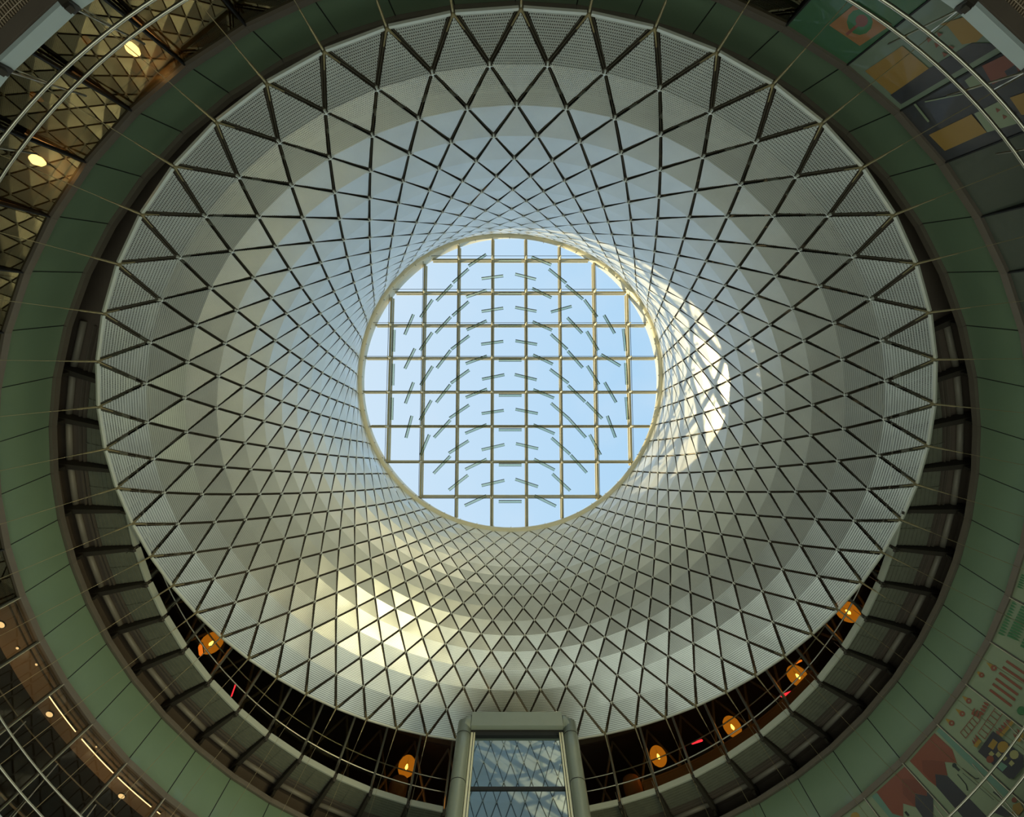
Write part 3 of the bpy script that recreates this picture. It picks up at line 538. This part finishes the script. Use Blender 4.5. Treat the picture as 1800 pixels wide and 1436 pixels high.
# ------------------------------------------------------------------ railings
def railing(name, label, rails, foot, top, sel, group):
    r = tag(empty(name), label, 'railing', group)
    for (R, h) in rails:
        seg = []
        k = 0
        for run in sel:
            mb = MB(); mb.tube([pol(t / 4, R, h) for t in range(run[0] * 4, run[1] * 4 + 1)], 0.017, 8)
            mb.build('rail', M_steel, r, True)
    for run in sel:
        for i in range(run[0], run[1] + 1):
            mb = MB(); mb.tube([pol(i, *foot), pol(i, *top)], 0.013, 6)
            mb.tube([pol(i, foot[0] + .05, foot[1] - .12), pol(i + .06, foot[0] + .12, foot[1] + .45)], 0.007, 5)
            po = mb.build('post', M_steel, r)
            mb = MB(); mb.bar(pol(i, foot[0] - .06, foot[1] - .02), pol(i, foot[0] + .10, foot[1] + .02), .07, .05); mb.build('foot_clamp', M_bracket, po)
    return r
railing('balcony_railing', 'twin curved steel rails of the upper balcony, before the dark windows',
        ((9.99, 9.23), (9.73, 8.74)), (9.36, 7.98), (10.06, 9.42), ((11, 26), (30, 45)), 'balcony railings')
railing('balcony_railing', 'twin curved steel rails of the lower balcony, crossing the shop front glass',
        ((9.62, 5.30), (9.38, 4.90)), (9.33, 4.50), (9.76, 5.58), ((0, 25), (31, 56)), 'balcony railings')

# ------------------------------------------------------------------ the cable net
netE = tag(empty('reflector_net', tuple(Vector(net_frame(0)[:3]) * NR[0] * NS)), 'huge funnel-shaped net of folded pale aluminium panels hung on crossing dark cables', 'sculpture')
NO = Vector(netE.location)
def npart(m, name, mt, kind=None, sm=False):
    o = m.build(name, mt, netE, sm); o.location = -NO
    if kind: o['kind'] = kind
    return o
nodes = {}
for k in range(17):
    for j in range(k % 2, 112, 2): nodes[k, j] = net_node(k, j)
def nd(k, j): return nodes[k, j % 112]
axisp = [Vector(net_frame(k)[:3]) * NR[k] * NS for k in range(17)]

def gap(k): return 0.034 - 0.001 * k
def inset_poly(P, g):
    c = sum(P, Vector()) / len(P)
    # scale towards the centre so that every edge moves in by about g
    n = (P[1] - P[0]).cross(P[2] - P[0]).normalized() if len(P) == 3 else (P[2] - P[0]).cross(P[3] - P[1]).normalized()
    r = min(abs(((P[(i + 1) % len(P)] - P[i]).normalized().cross(n)).dot(c - P[i])) for i in range(len(P)))
    s = max(0.3, 1 - g / r)
    return [c + (p - c) * s for p in P]
def panel_faces(k, j):
    """folded diamond centred on row k between nodes j-1 and j+1, or the end triangles"""
    if k == 0: P = [nd(0, j - 1), nd(0, j + 1), nd(1, j)]
    elif k == 16: P = [nd(16, j + 1), nd(16, j - 1), nd(15, j)]
    else: P = [nd(k - 1, j), nd(k, j + 1), nd(k + 1, j), nd(k, j - 1)]
    return P
def hole_r(k): return 0.32 - 0.024 * k if k < 9 else 0.0
def add_panel(vs, fs, uvs, hv, k, j):
    P0 = panel_faces(k, j); P = inset_poly(P0, gap(k))
    if k == 0:      # rim triangle keeps its lower edge on the rim
        P = [P[0] + (P0[0] + P0[1] - P[0] - P[1]) / 2, P[1] + (P0[0] + P0[1] - P[0] - P[1]) / 2, P[2]]
    ax = axisp[k]
    c = sum(P, Vector()) / len(P)
    outw = Vector((c.x - ax.x, c.y - ax.y, 0)).normalized()
    if len(P) == 4:                           # folded sheet
        amp = 0.0115 - 0.0003 * k                            # folded: the cross line stands in, the tips lie back
        P[1] = P[1] - outw * amp; P[3] = P[3] - outw * amp; P[0] = P[0] + outw * amp; P[2] = P[2] + outw * amp
    ux = (P[1] - P[3]).normalized() if len(P) == 4 else (P[1] - P[0]).normalized()
    uy = outw.cross(ux).normalized()
    th = outw * 0.012
    o = len(vs)
    vs += [tuple(p) for p in P] + [tuple(p + th) for p in P]
    n = len(P)
    if n == 4:
        F = [(0, 1, 3), (1, 2, 3), (4, 7, 5), (5, 7, 6)]
    else: F = [(0, 1, 2), (3, 5, 4)]
    F += [(i, n + i, n + (i + 1) % n, (i + 1) % n) for i in range(n)]
    for f in F: fs.append(tuple(o + i for i in f))
    for p in P + P:
        q = p - c; uvs.append((q.dot(ux) + 5, q.dot(uy) + 5))
    hv += [hole_r(k)] * (2 * n)
def build_panels(lst, name, kind=None):
    vs, fs, uvs, hv = [], [], [], []
    for k, j in lst: add_panel(vs, fs, uvs, hv, k, j)
    me = bpy.data.meshes.new(name); me.from_pydata(vs, [], fs); me.materials.append(M_panel)
    uvl = me.uv_layers.new(name='UVMap'); flat = []
    for l in me.loops: flat += uvs[l.vertex_index]
    uvl.data.foreach_set('uv', flat)
    at = me.attributes.new('hole', 'FLOAT', 'POINT'); at.data.foreach_set('value', hv)
    me.update()
    o = bpy.data.objects.new(name, me); COL.objects.link(o); o.parent = netE; o.location = -NO
    if kind: o['kind'] = kind
    return o
cand = []
for k in range(17):
    for j in range((k + 1) % 2, 112, 2):
        P = panel_faces(k, j)
        q = [(p.x / (p.y * sin(Z0) + p.z * cos(Z0)), (p.y * cos(Z0) - p.z * sin(Z0)) / (p.y * sin(Z0) + p.z * cos(Z0))) for p in P]
        ar = abs(sum(q[i][0] * q[(i + 1) % len(q)][1] - q[(i + 1) % len(q)][0] * q[i][1] for i in range(len(q)))) / 2
        cand.append((ar, k, j))
cand.sort(reverse=True)
for ar, k, j in cand[:300]: build_panels([(k, j)], 'panel')
build_panels([(k, j) for ar, k, j in cand[300:]], 'panels', 'stuff')

# 112 cable runs, each a pair of thin cables, in both directions
for sgn in (1, -1):
    for j0 in range(0, 112, 2):
        pts = [nd(k, j0 + sgn * k) for k in range(17)]
        mb = MB()
        for sd in (-1, 1):
            line = []
            for k, p in enumerate(pts):
                d = (pts[min(k + 1, 16)] - pts[max(k - 1, 0)]).normalized()
                o = Vector((p.x - axisp[k].x, p.y - axisp[k].y, 0)).normalized()
                w = d.cross(o).normalized()
                line.append(p + o * 0.045 + w * sd * 0.020)
            mb.tube(line, 0.0105, 4)
        npart(mb, 'cable', M_cable)
# joint clamps
big = []
def clamp(mb, k, j):
    p = nd(k, j); o = Vector((p.x - axisp[k].x, p.y - axisp[k].y, 0)).normalized()
    t = Vector((0, 0, 1)).cross(o); u = o.cross(t)
    q = p - o * 0.03
    mb.tube([q + o * .06, q - o * .01], 0.022, 6)
    for v, l in ((t, .085), (u, .085)):
        mb.bar(q - v * l, q + v * l, 0.010, 0.010, o)
for k in range(1, 16):
    mb = MB()
    for j in range(k % 2, 112, 2): clamp(mb, k, j)
    tag(npart(mb, 'clamps', M_clip), kind='stuff')
# rim: pale flange between rim nodes, end fittings and hanger cables down to the lower slab
for j in range(0, 112, 2):
    a, b = nd(0, j), nd(0, j + 2)
    mb = MB(); mb.bar(a + (b - a) * .035, b - (b - a) * .035, 0.035, 0.05); npart(mb, 'rim_flange', M_edge)
    o = Vector((a.x - AX, a.y - AY, 0)); R = o.length; o.normalize()
    foot = Vector((AX + o.x * 9.98, AY + o.y * 9.98, 4.55))
    d = (foot - a).normalized()
    mb = MB(); mb.tube([a + Vector((0, 0, .12)), a + d * .06, a + d * .32, a + d * .34, a + d * .55], [.022, .022, .02, .012, .012], 6)
    for s in (-1, 1):
        p2 = nd(1, j + s); mb.tube([a, a + (p2 - a).normalized() * .24], [.02, .011], 6)
    ef = npart(mb, 'end_fitting', M_fit)
    mb = MB(); mb.tube([a + d * .5, foot], 0.0055, 5); npart(mb, 'hanger_cable', M_fit)

# ------------------------------------------------------------------ roof light
C16 = axisp[16]; t16 = net_frame(16)[3]
PU = Vector((1, 0, 0)); PV = Vector((0, cos(t16), sin(t16))); PN = PU.cross(PV)
def rp(a, b, off): return C16 + (PU * a + PV * b + PN * off) * NS
roof = tag(empty('window_4'), 'round roof light of square glass panes in cream framing', kind='structure')
mb = MB(); mb.tube([net_node(16, a, 1.0) + PN * .12 for a in range(112)], 0.15, 12, closed=True); mb.build('ring_beam', M_cream, roof, True)
mb = MB()
for k in range(56):
    p = net_node(16, k * 2); c = (C16 - p).normalized()
    mb.bar(p + PN * .12 + c * .15, p + PN * .12 + c * .19, .03, .09, PN); 
tag(mb.build('ring_clips', M_steel, roof), kind='stuff')
mb = MB(); vs = []; fs = []
for a in range(112):
    t = a * pi / 56
    for r_, o_ in ((8.10, .12), (8.10, 1.05), (8.30, 1.15), (8.30, .0)):
        vs.append(rp(r_ * sin(t), -r_ * cos(t), o_))
for a in range(112):
    b = (a + 1) % 112
    for q in range(4):
        r = (q + 1) % 4
        fs.append((a * 4 + q, b * 4 + q, b * 4 + r, a * 4 + r))
mb.add(vs, fs); mb.build('curb', M_cream, roof, True)
GA = [-6.66, -4.83, -2.92, -1.01, .87, 2.78, 4.70, 6.54]
GB = [-6.78, -4.88, -3.01, -1.15, .74, 2.63, 4.56, 6.42]
RG = 8.09
for a in GA:
    h = math.sqrt(RG * RG - a * a)
    mb = MB(); mb.bar(rp(a, -h, .97), rp(a, h, .97), .10, .20, PN); mb.build('glazing_bar', M_bar, roof)
    mb = MB(); mb.bar(rp(a, -h, 1.12), rp(a, h, 1.12), .17, .05, PN); mb.build('glazing_cap', M_cream, roof)
    mb = MB(); mb.tube([rp(a, -h, .52), rp(a, h, .52)], .013, 5); mb.build('tension_rod', M_rod, roof)
for b in GB:
    h = math.sqrt(RG * RG - b * b)
    mb = MB(); mb.bar(rp(-h, b, .98), rp(h, b, .98), .09, .15, PN); mb.build('glazing_bar', M_bar, roof)
    mb = MB(); mb.bar(rp(-h, b, 1.12), rp(h, b, 1.12), .15, .05, PN); mb.build('glazing_cap', M_cream, roof)
    mb = MB(); mb.tube([rp(-h, b, .50), rp(h, b, .50)], .013, 5); mb.build('tension_rod', M_rod, roof)
for a in GA:
    for b in GB:
        if a * a + b * b < 7.9 ** 2:
            mb = MB(); mb.tube([rp(a, b, .47), rp(a, b, .55), rp(a, b, .95)], [.035, .03, .075], 6); mb.build('strut', M_cream, roof)
# panes, clipped to the round curb
ea = [-8.1] + GA + [8.1]; eb = [-8.1] + GB + [8.1]
def clipc(a0, a1, b0, b1, R):
    pts = []
    M_ = 10
    edge = [(a0 + (a1 - a0) * t / M_, b0) for t in range(M_)] + [(a1, b0 + (b1 - b0) * t / M_) for t in range(M_)] + \
           [(a1 + (a0 - a1) * t / M_, b1) for t in range(M_)] + [(a0, b1 + (b0 - b1) * t / M_) for t in range(M_)]
    ca = min(max(0, a0), a1); cb = min(max(0, b0), b1)
    if math.hypot(ca, cb) > R - .15: return None
    inn = (ca + (a0 + a1) / 2 * .02) , cb
    for (x, y) in edge:
        r = math.hypot(x, y)
        if r > R: x, y = x * R / r, y * R / r
        if pts and math.hypot(x - pts[-1][0], y - pts[-1][1]) < 1e-3: continue
        x = min(max(x, a0), a1); y = min(max(y, b0), b1)
        pts.append((x, y))
    return pts if len(pts) > 3 else None
for ia in range(len(ea) - 1):
    for ib in range(len(eb) - 1):
        pl = clipc(ea[ia] + .03, ea[ia + 1] - .03, eb[ib] + .03, eb[ib + 1] - .03, 8.1)
        if not pl: continue
        mb = MB(); mb.prism([rp(x, y, 1.16) for x, y in pl], [rp(x, y, 1.175) for x, y in pl]); mb.build('pane', M_pane, roof)

# ------------------------------------------------------------------ hanging baffles
BAF = [[0,0,3,-6.37,-1.4,-6.36,-2.61],[0,1,3,-6.36,0.44,-6.36,-0.74],[0,2,3,-6.37,2.3,-6.37,1.1],[1,0,4,-5.78,-2.35,-5.33,-3.48],[1,1,4,-5.73,-0.48,-5.21,-1.59],[1,2,4,-5.66,1.41,-5.25,0.26],[1,3,4,-5.59,3.25,-5.3,2.07],[2,0,5,-4.94,-3.31,-4.3,-4.31],[2,1,5,-4.93,-1.49,-4.28,-2.48],[2,2,5,-4.86,0.42,-4.23,-0.62],[2,3,5,-4.86,2.31,-4.27,1.23],[2,4,5,-4.79,4.16,-4.35,3.07],[3,0,6,-4.07,-4.25,-3.24,-5.16],[3,1,6,-4.09,-2.44,-3.28,-3.35],[3,2,6,-4.0,-0.52,-3.27,-1.5],[3,3,6,-4.0,1.35,-3.26,0.38],[3,4,6,-4.09,3.22,-3.23,2.28],[3,5,6,-4.08,5.11,-3.21,4.19],[4,0,7,-3.19,-5.27,-2.34,-6.06],[4,1,7,-3.19,-3.41,-2.31,-4.21],[4,2,7,-3.23,-1.55,-2.26,-2.31],[4,3,7,-3.23,0.3,-2.24,-0.42],[4,4,7,-3.27,2.18,-2.23,1.47],[4,5,7,-3.29,4.04,-2.24,3.38],[4,6,7,-3.26,5.97,-2.26,5.19],[5,0,8,-2.33,-6.23,-1.36,-6.89],[5,1,8,-2.44,-4.47,-1.32,-4.86],[5,2,8,-2.4,-2.63,-1.31,-3.14],[5,3,8,-2.43,-0.77,-1.28,-1.19],[5,4,8,-2.41,1.07,-1.27,0.61],[5,5,8,-2.42,2.99,-1.28,2.52],[5,6,8,-2.4,4.89,-1.27,4.35],[5,7,8,-2.41,6.77,-1.28,6.26],[6,0,7,-1.6,-5.51,-0.4,-5.67],[6,1,7,-1.59,-3.66,-0.4,-3.85],[6,2,7,-1.6,-1.84,-0.39,-2.0],[6,3,7,-1.54,0.08,-0.33,-0.17],[6,4,7,-1.55,1.93,-0.36,1.76],[6,5,7,-1.54,3.86,-0.32,3.58],[6,6,7,-1.53,5.73,-0.32,5.46],[7,0,8,-0.66,-6.53,0.61,-6.53],[7,1,8,-0.65,-4.66,0.61,-4.66],[7,2,8,-0.65,-2.86,0.61,-2.86],[7,3,8,-0.64,-0.96,0.6,-0.96],[7,4,8,-0.63,0.95,0.6,0.95],[7,5,8,-0.63,2.8,0.6,2.8],[7,6,8,-0.62,4.65,0.59,4.65],[7,7,8,-0.62,6.56,0.59,6.56],[8,0,7,0.26,-5.77,1.41,-5.47],[8,1,7,0.26,-3.89,1.43,-3.67],[8,2,7,0.27,-2.03,1.45,-1.83],[8,3,7,0.23,-0.18,1.42,0.11],[8,4,7,0.27,1.7,1.47,1.93],[8,5,7,0.29,3.53,1.48,3.8],[8,6,7,0.26,5.4,1.46,5.79],[9,0,8,1.17,-6.75,2.26,-6.29],[9,1,8,1.2,-4.96,2.26,-4.43],[9,2,8,1.21,-3.09,2.27,-2.61],[9,3,8,1.23,-1.25,2.3,-0.74],[9,4,8,1.23,0.64,2.35,1.1],[9,5,8,1.23,2.53,2.36,3.01],[9,6,8,1.26,4.35,2.35,4.92],[9,7,8,1.28,6.26,2.4,6.8],[10,0,7,2.13,-6.05,3.08,-5.25],[10,1,7,2.2,-3.63,3.34,-3.95],[10,2,7,2.21,-2.39,3.1,-1.55],[10,3,7,2.15,-0.46,3.14,0.3],[10,4,7,2.19,1.38,3.17,2.24],[10,5,7,2.2,3.23,3.18,4.1],[10,6,7,2.23,5.13,3.16,6.0],[11,0,6,3.07,-5.14,3.99,-4.34],[11,1,6,3.12,-3.31,3.92,-2.44],[11,2,6,3.12,-1.46,3.92,-0.54],[11,3,6,3.12,0.42,4.02,1.31],[11,4,6,3.17,2.25,4.03,3.22],[11,5,6,3.21,4.14,4.05,5.07],[12,0,5,4.07,-4.31,4.75,-3.34],[12,1,5,4.17,-2.54,4.78,-1.49],[12,2,5,4.17,-0.64,4.79,0.38],[12,3,5,4.08,1.33,4.92,2.21],[12,4,5,4.24,3.07,4.8,4.14],[13,0,4,5.13,-3.44,5.69,-2.42],[13,1,4,4.92,-1.27,5.95,-0.64],[13,2,4,5.09,0.26,5.69,1.35],[13,3,4,5.2,2.07,5.61,3.23],[14,0,3,6.17,-2.67,6.27,-1.44],[14,1,3,6.25,-0.79,6.29,0.4],[14,2,3,6.23,1.07,6.3,2.28]]
ORD = ['first', 'second', 'third', 'fourth', 'fifth', 'sixth', 'seventh', 'eighth', 'ninth', 'tenth', 'eleventh', 'twelfth', 'thirteenth', 'fourteenth', 'fifteenth']
for ci, ri, n, a0, b0, a1, b1 in BAF:
    dx, dy = a1 - a0, b1 - b0
    if dx < 0: dx, dy = -dx, -dy
    ang = math.degrees(math.atan2(dy, dx))
    look = 'level' if abs(ang) < 6 else ('upright' if abs(abs(ang) - 90) < 8 else ('rising' if dy < 0 else 'falling'))
    if ci < 7: colt = '%s column from left' % ORD[ci]
    elif ci == 7: colt = 'middle column'
    else: colt = '%s column from right' % ORD[14 - ci]
    e = tag(empty('roof_baffle', rp((a0 + a1) / 2, (b0 + b1) / 2, .5)), '%s slim baffle, %s, %s from top' % (look, colt, ORD[ri]), 'baffle', 'slim baffles under the roof light')
    O = Vector(e.location)
    A, B = rp(a0, b0, .5) - O, rp(a1, b1, .5) - O
    d = (B - A).normalized(); w = PN.cross(d).normalized()
    if w.dot(PV) < 0: w = -w
    mb = MB(); mb.bar(A + w * .035, B + w * .035, .012, .11, (PN * .55 + w * .83)); mb.build('blade', M_bafA, e)
    mb = MB(); mb.bar(A - w * .03, B - w * .03, .03, .04, PN); mb.build('edge_rail', M_bafB, e)
    mb = MB(); mb.bar(A + w * .09, B + w * .09, .015, .02, PN); mb.build('edge_strip', M_bafB, e)

# ------------------------------------------------------------------ lamps and small things
def globe_lamp(pos, r, label, top, power):
    e = tag(empty('globe_lamp', pos), label, 'lamp', 'amber globe lamps of the upper level')
    mb = MB(); K = 10; vs = []; fs = []
    for a in range(K + 1):
        t = pi * a / K
        for b in range(16): vs.append((r * sin(t) * cos(b * pi / 8), r * sin(t) * sin(b * pi / 8), r * cos(t)))
    for a in range(K):
        for b in range(16): fs.append((a * 16 + b, a * 16 + (b + 1) % 16, (a + 1) * 16 + (b + 1) % 16, (a + 1) * 16 + b))
    mb.add(vs, fs); g = mb.build('globe', M_globeglass, e, True)
    mb = MB(); mb.tube([(0, 0, -.09), (0, 0, -.05), (0, 0, .0), (0, 0, .06)], [.02, .05, .045, .02], 10); mb.build('bulb', M_bulb, e, True)
    mb = MB(); mb.tube([(0, 0, .06), (0, 0, .16)], .03, 8); mb.build('socket', M_bracket, e)
    mb = MB(); mb.tube([(0, 0, .12), (0, 0, top - pos[2])], .008, 5); mb.build('cord', M_bracket, e)
    ld = bpy.data.lights.new('lamp_light', 'POINT'); ld.energy = power; ld.color = (1, .55, .2); ld.shadow_soft_size = r + .02
    lo = bpy.data.objects.new('lamp_light', ld); COL.objects.link(lo); lo.parent = e
    return e
def globe_glass():
    m = bpy.data.materials.new('amber_globe_glass'); m.use_nodes = True
    nt = m.node_tree; nt.nodes.clear()
    o = nt.nodes.new('ShaderNodeOutputMaterial'); mx = nt.nodes.new('ShaderNodeMixShader'); mx.inputs[0].default_value = .62
    tr = nt.nodes.new('ShaderNodeBsdfTransparent'); tr.inputs[0].default_value = (1, .60, .16, 1)
    em = nt.nodes.new('ShaderNodeEmission'); em.inputs[0].default_value = (1, .33, .02, 1); em.inputs[1].default_value = .75
    nt.links.new(tr.outputs[0], mx.inputs[1]); nt.links.new(em.outputs[0], mx.inputs[2]); nt.links.new(mx.outputs[0], o.inputs[0])
    return m
M_globeglass = globe_glass()
for pos, r, lab in (((-9.652, 9.791, 9.838), .31, 'amber globe lamp behind the window farthest left of the lift'),
                    ((-3.726, 15.063, 9.932), .30, 'amber globe lamp just left of the lift shaft'),
                    ((5.105, 14.504, 9.868), .28, 'first amber globe lamp right of the lift shaft'),
                    ((7.366, 12.931, 9.662), .28, 'second amber globe lamp right of the lift shaft'),
                    ((9.172, 10.823, 9.614), .29, 'third amber globe lamp right of the lift shaft'),
                    ((10.346, 8.449, 9.638), .30, 'fourth and farthest amber globe lamp right of the lift shaft')):
    globe_lamp(pos, r, lab, 11.3, 16)
for pos, lab in (((-5.417, -3.94, 6.149), 'bright bulb standing in for a lamp reflection in upper left glass, nearer top edge'), ((-7.2, -2.535, 6.182), 'bright bulb standing in for a lamp reflection in upper left glass, nearer left edge')):  # bulbs added behind the pane in place of lamps reflected in it
    e = tag(empty('reflected_bulb', pos), lab, 'lamp', 'bulbs standing in for lamp reflections in the upper left glass')
    mb = MB(); mb.tube([(0, 0, -.10), (0, 0, -.05), (0, 0, .02), (0, 0, .07)], [.03, .075, .07, .03], 12); mb.build('bulb', M_bulb, e, True)
    mb = MB(); mb.tube([(0, 0, .07), (0, 0, .20)], [.03, .02], 8); mb.build('socket', M_bracket, e)
    ld = bpy.data.lights.new('lamp_light', 'POINT'); ld.energy = 30; ld.color = (1, .55, .22); ld.shadow_soft_size = .1
    lo = bpy.data.objects.new('lamp_light', ld); COL.objects.link(lo); lo.parent = e
for (pos, lab) in (((-5.613, -3.755, 5.73), 'small amber lamp behind the upper left glass, nearer the top edge'), ((-6.48, -3.115, 5.73), 'small amber lamp behind the upper left glass, nearer the left edge')):
    e = tag(empty('cone_lamp', pos), lab, 'lamp', 'small amber lamps')
    mb = MB(); mb.tube([(0, 0, -.05), (0, 0, .05)], [.05, .02], 8); mb.build('shade', M_globe, e)
    mb = MB(); mb.tube([(0, 0, .05), (0, 0, .62)], .006, 5); mb.build('cord', M_bracket, e)

def capsule(name, a, b, r, m, lab, cat, group):
    a = Vector(a); b = Vector(b); c = (a + b) / 2
    e = tag(empty(name, c), lab, cat, group)
    d = (b - a).normalized()
    mb = MB(); mb.tube([a - c, a - c + d * r, b - c - d * r, b - c], [r * .5, r, r, r * .5], 8); mb.build('tube', m, e, True)
    mb = MB(); mb.bar(a - c + Vector((0, 0, r * 1.4)), b - c + Vector((0, 0, r * 1.4)), r, r * .6); mb.build('backing', M_bracket, e)
capsule('neon_sign', (8.45, 11.25, 9.30), (8.90, 10.80, 9.15), .035, M_neon, 'red neon tube under the third lamp right of the lift', 'sign', 'neon tubes')
capsule('neon_sign', (6.05, 13.60, 9.62), (6.40, 13.42, 9.60), .03, M_neon, 'red neon tube between the first and second lamps right of the lift', 'sign', 'neon tubes')
capsule('neon_sign', (-8.62, 10.75, 9.30), (-8.68, 11.05, 9.12), .02, M_neon, 'dim red neon tube right of the leftmost globe lamp', 'sign', 'neon tubes')
capsule('neon_sign', (-9.55, 9.38, 9.36), (-9.42, 9.62, 9.20), .05, M_neono, 'orange glowing tube beside the leftmost globe lamp', 'sign', 'neon tubes')
capsule('neon_sign', (9.02, 10.35, 9.62), (9.12, 10.12, 9.52), .025, M_neono, 'orange glowing tube beside the third lamp right of the lift', 'sign', 'neon tubes')

# orange wooden counter and rounded columns behind the windows
e = tag(empty('counter', pola(138, 9.95, 8.45)), 'long curved orange wooden counter behind the windows right of the lift', 'counter'); O = Vector(e.location)
def arcbox(mb, a0, a1, R0, R1, h0, h1, n, off):
    P = [pola(a0 + (a1 - a0) * k / n, R, h) - off for k in range(n + 1) for R, h in ((R0, h0), (R1, h0), (R1, h1), (R0, h1))]
    fs = [(0, 1, 2, 3), (n * 4 + 3, n * 4 + 2, n * 4 + 1, n * 4)]
    for k in range(n):
        for q in range(4): fs.append((k * 4 + q, k * 4 + (q + 1) % 4, (k + 1) * 4 + (q + 1) % 4, (k + 1) * 4 + q))
    mb.add(P, fs)
mb = MB(); arcbox(mb, 119, 156, 9.95, 10.05, 8.24, 8.74, 20, O); mb.build('front', M_orange, e)
mb = MB(); arcbox(mb, 119, 156, 9.93, 10.45, 8.74, 8.78, 20, O); mb.build('top', M_orange, e)
for az0, lab in ((158.2, 'rounded orange column right of the lift shaft'), (-158.8, 'rounded orange column left of the lift shaft')):
    p = pola(az0, 10.45, 8.23)
    e = tag(empty('column', p), lab, 'column', 'rounded orange columns')
    mb = MB(); mb.tube([(0, 0, 0), (0, 0, .85), (0, 0, .98), (0, 0, 1.05)], [.30, .30, .27, .16], 20); mb.build('shaft', M_orange, e, True)
    mb = MB(); mb.tube([(0, 0, 0), (0, 0, .06)], .32, 20); mb.build('base', M_brown, e)

# light strips and discs in the shop soffit, lower left
for a0, a1, w in ((-106.0, -111.7, 'nearest the left edge of the picture'), (-112.9, -118.9, 'middle one of three'), (-119.7, -125.6, 'nearest the bottom edge of the picture'), (-126.6, -127.1, 'short stub at the bottom end')):
    p = pola((a0 + a1) / 2, 10.55, 6.425); e = tag(empty('light_strip', p), 'thin warm linear light in the brown soffit, ' + w, 'light', 'linear soffit lights')
    n = 5; pts = [pola(a0 + (a1 - a0) * k / n, 10.55, 6.425) - p for k in range(n + 1)]
    mb = MB(); mb.tube(pts, .008, 6); mb.build('tube', M_strip, e)
    mb = MB(); mb.tube([q + Vector((0, 0, .014)) for q in pts], .018, 4); mb.build('channel', M_bracket, e)
for a0, R, r, w in ((-96.0, 10.74, .075, 'large round warm downlight at the left edge'), (-108.5, 10.85, .075, 'large round warm downlight beside the first strip'), (-122.3, 10.92, .075, 'large round warm downlight beside the last strip'),
                    (-99.2, 10.64, .03, 'small round downlight nearest the left edge'), (-101.7, 10.43, .028, 'small round downlight above the first strip'), (-113.2, 10.21, .018, 'tiny spotlight beside the trim, upper'), (-114.7, 10.42, .02, 'tiny spotlight beside the trim, lower')):
    p = pola(a0, R, 6.45); e = tag(empty('downlight', p), w + ' in the soffit', 'light', 'soffit downlights')
    mb = MB(); mb.tube([(0, 0, -.012), (0, 0, .0)], r, 14); mb.build('lens', M_down, e)
    mb = MB(); mb.tube([(0, 0, -.008), (0, 0, .004)], r * 1.2, 14); mb.build('bezel', M_bracket, e)

# added upward fill lights, out of view, that brighten the brown soffit at left
for az0, R, h, en, sz, colr in ((-100, 11.0, 4.9, 9, 1.2, (1, .62, .32)), (-118, 11.0, 4.9, 9, 1.2, (1, .62, .32)), (-134, 11.0, 4.9, 9, 1.2, (1, .62, .32))):
    ld = bpy.data.lights.new('soffit_fill', 'AREA'); ld.energy = en; ld.size = sz; ld.color = colr
    lo = bpy.data.objects.new('soffit_fill', ld); COL.objects.link(lo); lo.location = pola(az0, R, h); lo.rotation_euler = (pi, 0, 0)
